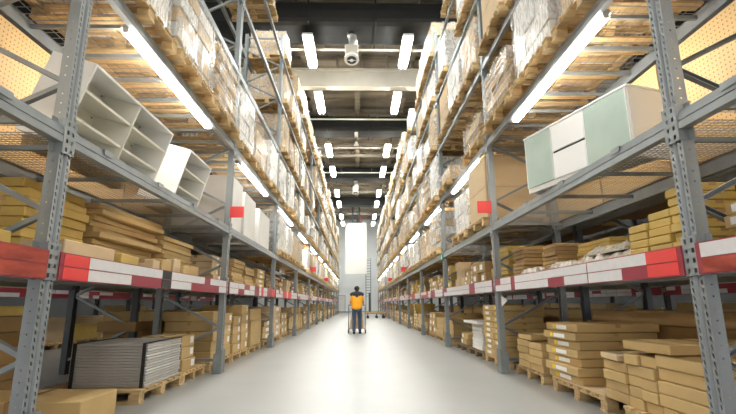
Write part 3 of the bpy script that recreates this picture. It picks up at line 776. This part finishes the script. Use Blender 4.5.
# big white wrapped cartons standing directly on the second level, left
for i, (y, h, w) in enumerate(((8.1, .95, .8), (9.15, .88, 1.0), (10.6, .82, 1.3))):
    mb = MB(); mb.box((-.5, -w / 2, 0), (.5, w / 2, h), 'whitebox', None, .012)
    o = link('wrapped_carton', mb.mesh('wrapped_carton'), None, (-2.72, y, LV['B'] + .012), .02)
    tag(o, 'big white wrapped carton on the second level, %s beyond the second left post' % NTH[i], 'box', 'white wrapped cartons on the left second level')
def make_loads(nmax=420):
    L_ = sorted(loads, key=lambda c: (Vector(c[:3]) - cam0).length)
    for (x, y, z, kind, h, label, group, near, rz, sc) in L_[:nmax]:
        v = pick(kind, h); rot = rz + (0 if x < 0 else math.pi)
        if near:
            r = link('wrapped_load', None, None, (x, y, z), rot)
            if v['pm'] is None: v['pm'] = [q.mesh('carton_layer') for q in v['parts']]
            for me in v['pm']: link({'flat': 'flat_pack', 'sacks': 'soft_pack'}.get(kind, 'carton_unit'), me, r)
        else:
            r = link('wrapped_load', v['one'], None, (x, y, z), rot)
        tag(r, label, 'pallet load', group)
        if v['wrap']: link('stretch_wrap', v['wrap'], r)
    mb = MB()
    for (x, y, z, kind, h, label, group, near, rz, sc) in L_[nmax:]:
        mb.box((x - .5, y - .55, z), (x + .5, y + .55, z + h), 'kraft_pale' if kind in ('brown', 'single', 'flat') else 'whitebox')
    if L_[nmax:]: tag(link('far_loads', mb.mesh('far_loads')), 'mass of wrapped loads at the far end of the racks', 'pallet loads', None, 'stuff')
def make_pallets(nmax=470):
    P_ = sorted(pallet_specs, key=lambda c: (Vector(c[:3]) - cam0).length * (1.8 if abs(c[0]) > 5 else 1))
    dk = pallet_whole('wood_dark').mesh('pallet_dark')
    for (x, y, z, label, near, rz, dark, sy) in P_[:nmax]:
        if near and not dark:
            r = link('pallet', None, None, (x, y, z), rz); r.scale = (1, sy, 1)
            link('deck_boards', PDECK, r)
            for yy in (-PY / 2 + .06, 0, PY / 2 - .06):
                link('bottom_board', PRUN, r, (0, yy, 0))
                for xx in (-PX / 2 + .07, 0, PX / 2 - .07): link('block', PBLK, r, (xx, yy, 0))
        else:
            r = link('pallet', dk if dark else PW, None, (x, y, z), rz); r.scale = (1, sy, 1)
        tag(r, label, 'pallet', 'wooden pallets on the %s' % ('floor' if z < .1 else 'racks'))
    mb = MB()
    for (x, y, z, label, near, rz, dark, sy) in P_[nmax:]:
        for yy in (-.56, 0, .56): mb.box((x - PX / 2, y + yy - .06, z), (x + PX / 2, y + yy + .06, z + .1), 'wood')
        mb.box((x - PX / 2, y - PY / 2, z + .1), (x + PX / 2, y + PY / 2, z + .144), 'wood')
    if P_[nmax:]: tag(link('far_pallets', mb.mesh('far_pallets')), 'wooden pallets at the far end of the racks', 'pallets', None, 'stuff')
make_cartons(); make_loads(); make_pallets()

# ------------------------------------------------------------------ perforated boards at the back of the second level
for s in (-1, 1):
    for k in (0, 1):
        for j in range(3):
            y = YU(s, k) + .12 + .66 + j * 1.35
            mb = MB(); mb.box((-.006, -.65, 0), (.006, .65, 1.24), 'peg'); 
            tag(link('perforated_board', mb.mesh('perforated_board'), None, (XF[s] + s * (DEP - .065), y, LV['B'] + .011)),
                'orange-tan perforated board, %s of three, back of %s bay, %s rack' % (NTH[j], ORD[k], SIDE[s]), 'board', 'perforated boards behind the second level')

# ------------------------------------------------------------------ white open shelving units (left) and glass-door cabinet (right)
def open_unit(loc, W, Hh, D, ncol, nrow, tilt, label):
    r = link('shelving_unit', None, None, loc); r.rotation_euler = (0, math.radians(tilt), 0); t = .022
    tag(r, label, 'shelf unit', 'white open shelf units on the left rack')
    def pc(nm, a, b, m):
        mb = MB(); mb.box(a, b, m, None, .002); return link(nm, mb.mesh(nm), r)
    # local: open face at +x, runs along y from 0..W
    for yy in (0, W - t): pc('side_panel', (-D, yy, 0), (0, yy + t, Hh), 'white')
    pc('top_panel', (-D, t, Hh - t), (0, W - t, Hh), 'white'); pc('bottom_panel', (-D, t, 0), (0, W - t, t), 'white')
    pc('back_panel', (-D, t, t), (-D + .008, W - t, Hh - t), 'cream')
    for c_ in range(1, ncol): pc('divider', (-D + .008, W * c_ / ncol - t / 2, t), (-.002, W * c_ / ncol + t / 2, Hh - t), 'cream')
    for c_ in range(ncol):
        for q in range(1, nrow):
            ya = W * c_ / ncol + t; yb = W * (c_ + 1) / ncol - t
            pc('shelf', (-D + .01, ya, Hh * q / nrow - .012), (-.012, yb, Hh * q / nrow + .012), 'cream')
            for dd in (ya, yb - .01): pass
    for c_ in range(ncol):
        for q in range(nrow):
            mb = MB()
            for yy in (W * c_ / ncol + .06, W * (c_ + 1) / ncol - .06): mb.tube([(-D + .008, yy, Hh * (q + .8) / nrow), (-D + .02, yy, Hh * (q + .8) / nrow)], .008, 'steel', 8)
            link('fixing', mb.mesh('fixing'), r)
    return r
open_unit((-2.41, 3.50, LV['B'] + .013), 1.62, .73, .40, 2, 3, 17, 'long white open shelf unit with two columns, lying on the second left level')
u = open_unit((-2.45, 5.80, LV['B'] + .013), .86, .77, .47, 1, 3, 16, 'smaller white open shelf unit beyond the long one, second left level')
mb = MB(); mb.box((-.30, .12, 0), (0, .15, .30), 'white'); mb.box((-.3, .15, 0), (0, .2, .02), 'white')
for (y_, d_, W_) in ((3.5, .40, 1.62), (5.8, .47, .86)):
    q = MB(); q.box((-.05, .1, 0), (.05, W_ - .1, d_ * .26), 'wood')
    tag(link('timber_prop', q.mesh('timber_prop'), None, (-2.41 - d_ * .84, y_, LV['B'] + .013)), 'timber prop tilting the %s white shelf unit forward' % ('long' if W_ > 1 else 'smaller'), 'timber')
tag(link('loose_shelf_board', mb.mesh('loose_shelf_board'), None, (-2.50, 5.72, LV['B'] + .06)), 'loose white board standing inside the smaller open shelf unit', 'board')
# cabinet
def cabinet():
    r = link('glass_door_cabinet', None, None, (2.50, 3.80, LV['B'] + .013), math.radians(16.2))
    tag(r, 'long white cabinet with green glass doors and two drawers, second right level', 'cabinet')
    W, Hh, D, t = 1.52, .70, .44, .022      # local: front at -x, runs +y
    def pc(nm, a, b, m, p=None, ch=.003):
        mb = MB(); mb.box(a, b, m, None, ch); return link(nm, mb.mesh(nm), p or r)
    pc('top_panel', (-.02, -.01, Hh - t), (D, W + .01, Hh), 'white'); pc('bottom_panel', (0, 0, .05), (D, W, .05 + t), 'white')
    for yy in (0, W - t): pc('side_panel', (0, yy, .0), (D, yy + t, Hh - t), 'white')
    pc('back_panel', (D - .01, t, .06), (D, W - t, Hh - t), 'white'); pc('plinth', (.0, t, 0), (.02, W - t, .05), 'whitebox')
    for (a, b) in ((.02, .54), (1.05, 1.50)):
        d = pc('door', (-.018, a, .06), (0, b, Hh - t - .006), 'glassgreen')
        pc('door_edge', (-.021, a - .006, .06), (-.001, a, Hh - t - .006), 'white', d, 0); pc('door_edge', (-.021, b, .06), (-.001, b + .006, Hh - t - .006), 'white', d, 0)
    for (z0, z1) in ((.06, .35), (.375, Hh - t - .006)):
        pc('drawer', (-.018, .555, z0), (0, 1.035, z1), 'white')
    pc('drawer_gap', (-.002, .555, .35), (.0, 1.035, .375), 'black', None, 0)
    pc('divider', (0, .535, .07), (D - .01, .555, Hh - t), 'white', None, 0); pc('divider', (0, 1.035, .07), (D - .01, 1.055, Hh - t), 'white', None, 0)
cabinet()

# ------------------------------------------------------------------ lights
def tube_light(s, ya, yb, i):
    x = XF[s] + s * .085; z = LV['C'] - .155
    r = link('tube_light', None, None, (x, ya, z))
    tag(r, 'glowing fluorescent tube light under the third level beam, %s on the %s rack' % (NTH[i], SIDE[s]), 'light', 'tube lights on the %s rack' % SIDE[s])
    L = yb - ya
    mb = MB(); mb.box((-.05, 0, .045), (.05, L, .075), 'white'); mb.box((-.03, 0, .0), (.03, .02, .05), 'white'); mb.box((-.03, L - .02, .0), (.03, L, .05), 'white'); link('housing', mb.mesh('housing'), r)
    for dx in (-.028, .028):
        mb = MB(); mb.tube([(dx, .02, .02), (dx, L - .02, .02)], .016, 'tube', 10); link('tube', mb.mesh('tube'), r)
for s in (-1, 1):
    for k in range(0, NB + 1):
        y = YU(s, k); o_ = .62
        tube_light(s, y + o_ + .1, y + o_ + 2.55, k)
for i, y in enumerate((0, 4.2, 8.7, 15.7, 20.2, 27.1, 31.7, 38.3, 42.7, 49, 53.5)):
    if i < 1: continue
    for s in (-1, 1):
        r = link('ceiling_light', None, None, (s * 1.83, y, 10.5))
        tag(r, 'bright ceiling strip light above the aisle, %s in the %s row' % (NTH[i - 1], SIDE[s]), 'light', 'ceiling strip lights')
        mb = MB(); mb.box((-.19, -1.1, .05), (.19, 1.1, .14), 'white')
        for yy in (-.6, .6): mb.tube([(0, yy, .12), (0, yy, 1.6)], .01, 'steel', 6)
        link('housing', mb.mesh('housing'), r)
        for dx in (-.08, .08):
            mb = MB(); mb.tube([(dx, -1.05, 0), (dx, 1.05, 0)], .06, 'lamp', 10); link('tube', mb.mesh('tube'), r)
for s in (-1, 1):          # the neighbouring aisles have the same strip lights
    for i, y in enumerate((6, 14, 22)):
        r = link('ceiling_light', None, None, (s * 6.2, y, 9.2))
        tag(r, 'strip light over the neighbouring aisle %s of the racks' % SIDE[s], 'light', 'strip lights over the %s neighbouring aisle' % SIDE[s])
        mb = MB(); mb.box((-.16, -.85, .02), (.16, .85, .12), 'white'); link('housing', mb.mesh('housing'), r)
        mb = MB(); mb.tube([(0, -.82, 0), (0, .82, 0)], .04, 'lamp', 8); link('tube', mb.mesh('tube'), r)

# ------------------------------------------------------------------ air nozzles
def nozzle(x, y, z, k, lab):
    r = link('air_nozzle', None, None, (x, y, z)); r.scale = (k, k, k)
    tag(r, lab, 'air nozzle', 'air nozzles under the ducts')
    mb = MB(); mb.tube([(0, 0, 1.05), (0, 0, .82)], .18, 'duct', 16); link('collar', mb.mesh('collar'), r)
    mb = MB(); pts = [(0, 0, .84), (.03, -.02, .7), (.06, -.05, .55), (.02, -.06, .42), (-.03, -.04, .3)]
    mb.tube(pts, [.17, .15, .165, .15, .16], 'alu', 14); link('flexible_hose', mb.mesh('flexible_hose'), r)
    mb = MB(); mb.box((-.24, -.3, -.05), (.24, .25, .32), 'beam', None, .03); link('housing', mb.mesh('housing'), r)
    mb = MB(); mb.tube([(-.0, -.12, -.22), (0, -.06, -.04)], [.27, .24], 'white', 20); mb.tube([(0, -.125, -.235), (0, -.12, -.22)], [.18, .18], 'darksteel', 20)
    for i in range(6):
        a = i * math.pi / 3; mb.tube([(0, -.128, -.24), (.17 * math.cos(a), -.128 + .05 * math.sin(a), -.24 + .16 * math.sin(a) * .3)], .012, 'white', 5)
    mb.tube([(0, -.14, -.26), (0, -.12, -.23)], .06, 'white', 12); link('outlet', mb.mesh('outlet'), r)
nozzle(-.23, 15.0, 9.95, 1.0, 'pale air nozzle on a foil hose under the nearest black duct')
nozzle(-.2, 35.2, 9.95, 1.0, 'pale air nozzle under the third black duct')
mb = MB(); mb.tube([(-.1, 0, 0), (-.1, 0, 1.9)], .015, 'darksteel', 6); mb.tube([(-.1, 0, 0), (-.1, 0, -.22)], [.06, .16], 'white', 14); mb.box((-.2, -.12, .3), (.0, .12, .55), 'beam')
tag(link('pendant_sensor', mb.mesh('pendant_sensor'), None, (0, 24.6, 10.2)), 'small pale bell-shaped pendant under the second black duct', 'pendant')

# ------------------------------------------------------------------ hanging banner, signs
r = link('hanging_banner', None, None, (-.22, 47, 4.05)); tag(r, 'tall blank white banner hanging over the far end of the aisle', 'banner')
mb = MB(); mb.box((-1.13, -.06, 0), (1.13, .06, 5.4), 'white', None, .02); link('banner_sheet', mb.mesh('banner_sheet'), r)
for x in (-.35, .35):
    mb = MB(); mb.box((x - .1, -.1, 5.4), (x + .1, .1, 8.3), 'darksteel'); link('mast', mb.mesh('mast'), r)
mb = MB(); mb.box((-.6, -.07, 5.4), (.6, .07, 5.52), 'darksteel'); mb.box((.5, -.1, 5.5), (.62, -.02, 6.1), 'red'); link('hanger_bar', mb.mesh('hanger_bar'), r)
def flag(s, y, z, w, h, lab, m='red'):
    mb = MB(); x0, x1 = sorted((0, -s * w)); mb.box((x0, -.006, 0), (x1, .006, h), m); mb.box((min(0, s * .01), -.006, -.0), (max(0, s * .01), .05, h), m)
    tag(link('flag_sign', mb.mesh('flag_sign'), None, (XF[s] - s * .018, y - .07, z)), lab, 'sign', 'red flag signs on the racks')
flag(-1, YU(-1, 2), 2.47, .22, .19, 'plain red flag sign on the second left post'); flag(1, YU(1, 2), 2.50, .22, .20, 'plain red flag sign on the second right post')
flag(-1, YU(-1, 5), 2.47, .25, .22, 'small red flag sign on the fifth left post'); flag(1, YU(1, 5), 2.45, .25, .22, 'small red flag sign on the fifth right post')
flag(-1, YU(-1, 7), 2.47, .25, .22, 'small red flag sign on the seventh left post'); flag(1, YU(1, 7), 2.45, .25, .22, 'small red flag sign on the seventh right post')
mb = MB(); mb.box((-.012, -.11, 0), (.012, .11, .16), 'green', None, .004); mb.box((-.014, -.05, .03), (-.012, .0, .13), 'paper'); mb.box((-.014, .0, .06), (-.012, .07, .09), 'paper')
tag(link('exit_sign', mb.mesh('exit_sign'), None, (2.17, YU(1, 3), 2.14)), 'small green escape sign with white mark on the third right post', 'sign')
mb = MB(); mb.quad([(0, 0, 0), (.0, .28, .09), (0, .28, -.09)], 'railwhite'); mb.quad([(-.006, 0, 0), (-.006, .28, -.09), (-.006, .28, .09)], 'railwhite')
for (a, b) in (((0, 0), (.28, .09)), ((.28, .09), (.28, -.09)), ((.28, -.09), (0, 0))): mb.quad([(0, a[0], a[1]), (0, b[0], b[1]), (-.006, b[0], b[1]), (-.006, a[0], a[1])], 'railwhite')
tag(link('arrow_sign', mb.mesh('arrow_sign'), None, (2.24, YU(1, 2) - .42, 1.09)), 'white triangular arrow sign under the lowest right shelf at the second post', 'sign')

# ------------------------------------------------------------------ far end
r = link('steel_gate_rack', None, None, (.9, 52, 0)); tag(r, 'dark steel ladder frame standing beside the aisle end', 'frame')
for x in (0, .55): 
    mb = MB(); mb.box((x - .04, -.04, 0), (x + .04, .04, 6.2), 'steel'); link('post', mb.mesh('post'), r)
for i in range(14):
    mb = MB(); mb.box((.0, -.03, 1.9 + i * .31), (.55, .03, 1.96 + i * .31), 'steel'); link('rung', mb.mesh('rung'), r)
mb = MB(); mb.box((.3, -.2, 0), (.52, .06, 2.3), 'darksteel'); link('foot_post', mb.mesh('foot_post'), r)
# flatbed trolley with timber deck
r = link('flatbed_trolley', None, None, (1.28, 34.6, 0)); tag(r, 'flatbed trolley with yellow timber deck parked at the aisle side', 'trolley')
mb = MB()
for i in range(5): mb.box((-.76, -.45 + i * .18, .40), (.76, -.29 + i * .18, .47), 'wood')
link('deck', mb.mesh('deck'), r)
mb = MB(); mb.box((-.72, -.4, .33), (.72, -.35, .40), 'steel'); mb.box((-.72, .35, .33), (.72, .4, .40), 'steel')
for x in (-.55, .1, .62): mb.box((x - .03, -.4, .2), (x + .03, .4, .33), 'darksteel')
link('underframe', mb.mesh('underframe'), r)
for x in (-.55, .1, .62):
    for yy in (-.36, .36):
        mb = MB(); mb.tube([(x, yy - .03, .1), (x, yy + .03, .1)], .1, 'black', 14); link('wheel', mb.mesh('wheel'), r)
mb = MB(); mb.tube([(.72, -.35, .45), (.78, -.35, 1.0), (.78, .35, 1.0), (.72, .35, .45)], .02, 'blue', 8); link('handle', mb.mesh('handle'), r)

# ------------------------------------------------------------------ person and cart
def skin_obj(name, verts, edges, radii, m, parent, sub=2, loc=(0, 0, 0)):
    me = bpy.data.meshes.new(name); me.from_pydata(verts, edges, []); me.materials.append(M[m])
    o = link(name, me, parent, loc)
    sk = o.modifiers.new('Skin', 'SKIN'); sk.use_smooth_shade = True
    lay = me.skin_vertices[0] if me.skin_vertices else None
    if lay is None:
        bpy.context.view_layer.objects.active = o; o.select_set(True); bpy.ops.mesh.customdata_skin_add(); lay = me.skin_vertices[0]
    for i, rr in enumerate(radii):
        lay.data[i].radius = rr if isinstance(rr, tuple) else (rr, rr); lay.data[i].use_root = (i == 0)
    su = o.modifiers.new('Sub', 'SUBSURF'); su.levels = sub; su.render_levels = sub
    return o
def person():
    r = link('person', None, None, (-.04, 16.75, 0)); tag(r, 'person seen from behind in orange-yellow vest and jeans pushing a cart', 'person')
    V = [(0, 0, .90), (0, 0, 1.05), (0, .02, 1.22), (0, .02, 1.36), (0, .03, 1.45), (0, .05, 1.52), (0, .06, 1.60), (0, .05, 1.655),
         (-.09, 0, .84), (-.10, .03, .47), (-.10, -.06, .09), (-.11, .08, .045),
         (.09, 0, .84), (.11, .12, .48), (.11, .12, .09), (.12, .25, .045),
         (-.17, .03, 1.36), (-.235, .04, 1.12), (-.24, .26, 1.02), (-.235, .33, 1.01),
         (.17, .03, 1.36), (.235, .04, 1.12), (.24, .26, 1.02), (.235, .33, 1.01)]
    E = [(0, 1), (1, 2), (2, 3), (3, 4), (4, 5), (5, 6), (6, 7), (0, 8), (8, 9), (9, 10), (10, 11), (0, 12), (12, 13), (13, 14), (14, 15),
         (3, 16), (16, 17), (17, 18), (18, 19), (3, 20), (20, 21), (21, 22), (22, 23)]
    R = [(.13, .10), (.125, .095), (.15, .10), (.12, .09), .05, .07, .085, .06, .085, .055, .038, .035, .085, .055, .038, .035, .05, .042, .03, (.035, .02), .05, .042, .03, (.035, .02)]
    body = skin_obj('body', V, E, R, 'skin', r)
    # fingers, closed on the cart handle
    for sg in (-1, 1):
        for i in range(4):
            x = sg * .235 + (i - 1.5) * .017; l = (.9, 1.05, 1, .8)[i]
            mb = MB(); mb.tube([(x, .33, 1.015), (x, .33 + .045 * l, 1.035), (x, .33 + .065 * l, 1.01), (x, .33 + .05 * l, .99)], [.009, .009, .008, .007], 'skin', 6); link('finger', mb.mesh('finger'), r)
        mb = MB(); mb.tube([(sg * .205, .31, 1.01), (sg * .185, .345, .995), (sg * .19, .37, .99)], [.011, .010, .008], 'skin', 6); link('thumb', mb.mesh('thumb'), r)
    mb = MB(); mb.tube([(0, .0, 1.515), (0, .0, 1.545), (0, .015, 1.60), (0, .03, 1.65), (0, .04, 1.69), (0, .045, 1.70)], [.05, .075, .093, .09, .055, .01], 'hair', 16)
    q = link('hair', mb.mesh('hair'), r); smooth(q)
    skin_obj('trousers', [(0, 0, .93), (-.09, 0, .84), (-.10, .03, .47), (-.10, -.06, .07), (.09, 0, .84), (.11, .12, .48), (.11, .12, .07)],
             [(0, 1), (1, 2), (2, 3), (0, 4), (4, 5), (5, 6)], [(.15, .115), .10, .072, .062, .10, .072, .062], 'denim', r)
    skin_obj('vest', [(0, 0, .80), (0, .0, .98), (0, .02, 1.16), (0, .02, 1.30), (-.15, .03, 1.35), (.15, .03, 1.35), (-.235, .04, 1.14), (.235, .04, 1.14)],
             [(0, 1), (1, 2), (2, 3), (3, 4), (3, 5), (4, 6), (5, 7)], [(.21, .14), (.21, .135), (.215, .13), (.17, .11), .072, .072, .055, .055], 'orange', r)
    mb = MB(); mb.tube([(-.245, .03, 1.365), (-.20, .03, 1.39), (-.11, .03, 1.395), (0, .03, 1.40), (.11, .03, 1.395), (.20, .03, 1.39), (.245, .03, 1.365)], [.045, .075, .10, .115, .10, .075, .045], 'navy', 14)
    mb.tube([(0, -.055, 1.27), (0, -.03, 1.36), (0, .01, 1.46), (0, .03, 1.50)], [.02, .075, .085, .07], 'navy', 14)
    q = link('collar_yoke', mb.mesh('collar_yoke'), r); smooth(q)
    mb = MB(); mb.tube([(0, .125, 1.60), (0, .155, 1.575), (0, .13, 1.565)], [.008, .014, .012], 'skin', 8)
    for sg in (-1, 1): mb.tube([(sg * .078, .055, 1.60), (sg * .092, .045, 1.595), (sg * .08, .05, 1.565)], [.012, .018, .01], 'skin', 8)
    link('nose_and_ears', mb.mesh('nose_and_ears'), r)
    for (x, y) in ((-.10, -.06), (.11, .12)):
        skin_obj('shoe', [(x, y - .03, .05), (x, y + .08, .045), (x, y + .18, .035)], [(0, 1), (1, 2)], [(.065, .065), (.062, .055), (.055, .045)], 'black', r, 1)
person()
c = link('push_cart', None, None, (-.04, 17.25, 0)); tag(c, 'wire and steel push cart in front of the walking person', 'cart')
for s in (-1, 1):
    for yy, nm in ((-.25, 'post'), (.55, 'post')):
        mb = MB(); mb.tube([(s * .31, yy, .12), (s * .31, yy, .95)], .014, 'steel', 8); link('post', mb.mesh('post'), c)
    for yy in (-.25, .55):
        mb = MB(); mb.tube([(s * .31 - .018, yy, .065), (s * .31 + .018, yy, .065)], .065, 'black', 14); link('wheel', mb.mesh('wheel'), c)
        mb = MB(); mb.box((s * .31 - .026, yy - .02, .06), (s * .31 + .026, yy + .02, .15), 'steel'); link('caster_fork', mb.mesh('caster_fork'), c)
    mb = MB()
    for z in (.2, .45, .7, .95): mb.tube([(s * .31, -.25, z), (s * .31, .55, z)], .009, 'steel', 6)
    link('side_rail', mb.mesh('side_rail'), c)
mb = MB(); mb.tube([(-.33, -.12, 1.01), (.33, -.12, 1.01)], .016, 'blue', 10)
for s in (-1, 1): mb.tube([(s * .31, -.25, .95), (s * .31, -.12, 1.01)], .012, 'steel', 6)
link('handle', mb.mesh('handle'), c)
mb = MB(); mb.box((-.31, -.25, .16), (.31, .55, .20), 'wood'); link('deck', mb.mesh('deck'), c)
for i, (z, h, w) in enumerate(((.20, .28, .5), (.485, .25, .46))):
    mb = MB(); mb.box((-w / 2, -.2, 0), (w / 2, .4, h), 'kraft_pale', None, .01)
    tag(link('carton', mb.mesh('carton'), None, (-.04, 17.35, z)), 'pale carton riding on the push cart, %s one' % ('lower', 'upper')[i], 'box', 'cartons on the cart')

# ------------------------------------------------------------------ world, camera
w = bpy.data.worlds.new('World'); S.world = w; w.use_nodes = True
bg = w.node_tree.nodes['Background']; bg.inputs['Color'].default_value = (1.0, .985, .96, 1); bg.inputs['Strength'].default_value = .42
f = 450.; cx, cy = 368., 207.; VP = (358., 304.)
d = Vector(((VP[0] - cx) / f, -(VP[1] - cy) / f, -1)).normalized()
up = Vector((0, 1, 0)); up = (up - d * up.dot(d)).normalized(); rt = d.cross(up)
Rm = Matrix((rt, d, up))
cam = bpy.data.cameras.new('camera'); co = bpy.data.objects.new('camera', cam); COL.objects.link(co)
co.matrix_world = Matrix.Translation((0, 0, CAMH)) @ Rm.to_4x4()
cam.sensor_width = 36; cam.lens = 450 * 36 / 736; cam.clip_end = 200; cam.clip_start = .05
S.camera = co
S.view_settings.view_transform = 'Standard'; S.view_settings.look = 'None'; S.view_settings.gamma = 1; S.view_settings.exposure = 1.85
S.view_settings.use_curve_mapping = False
S.cycles.use_denoising = True
S.cycles.max_bounces = 7; S.cycles.diffuse_bounces = 4; S.cycles.transparent_max_bounces = 12; S.cycles.sample_clamp_indirect = 6
S.cycles.caustics_reflective = False; S.cycles.caustics_refractive = False
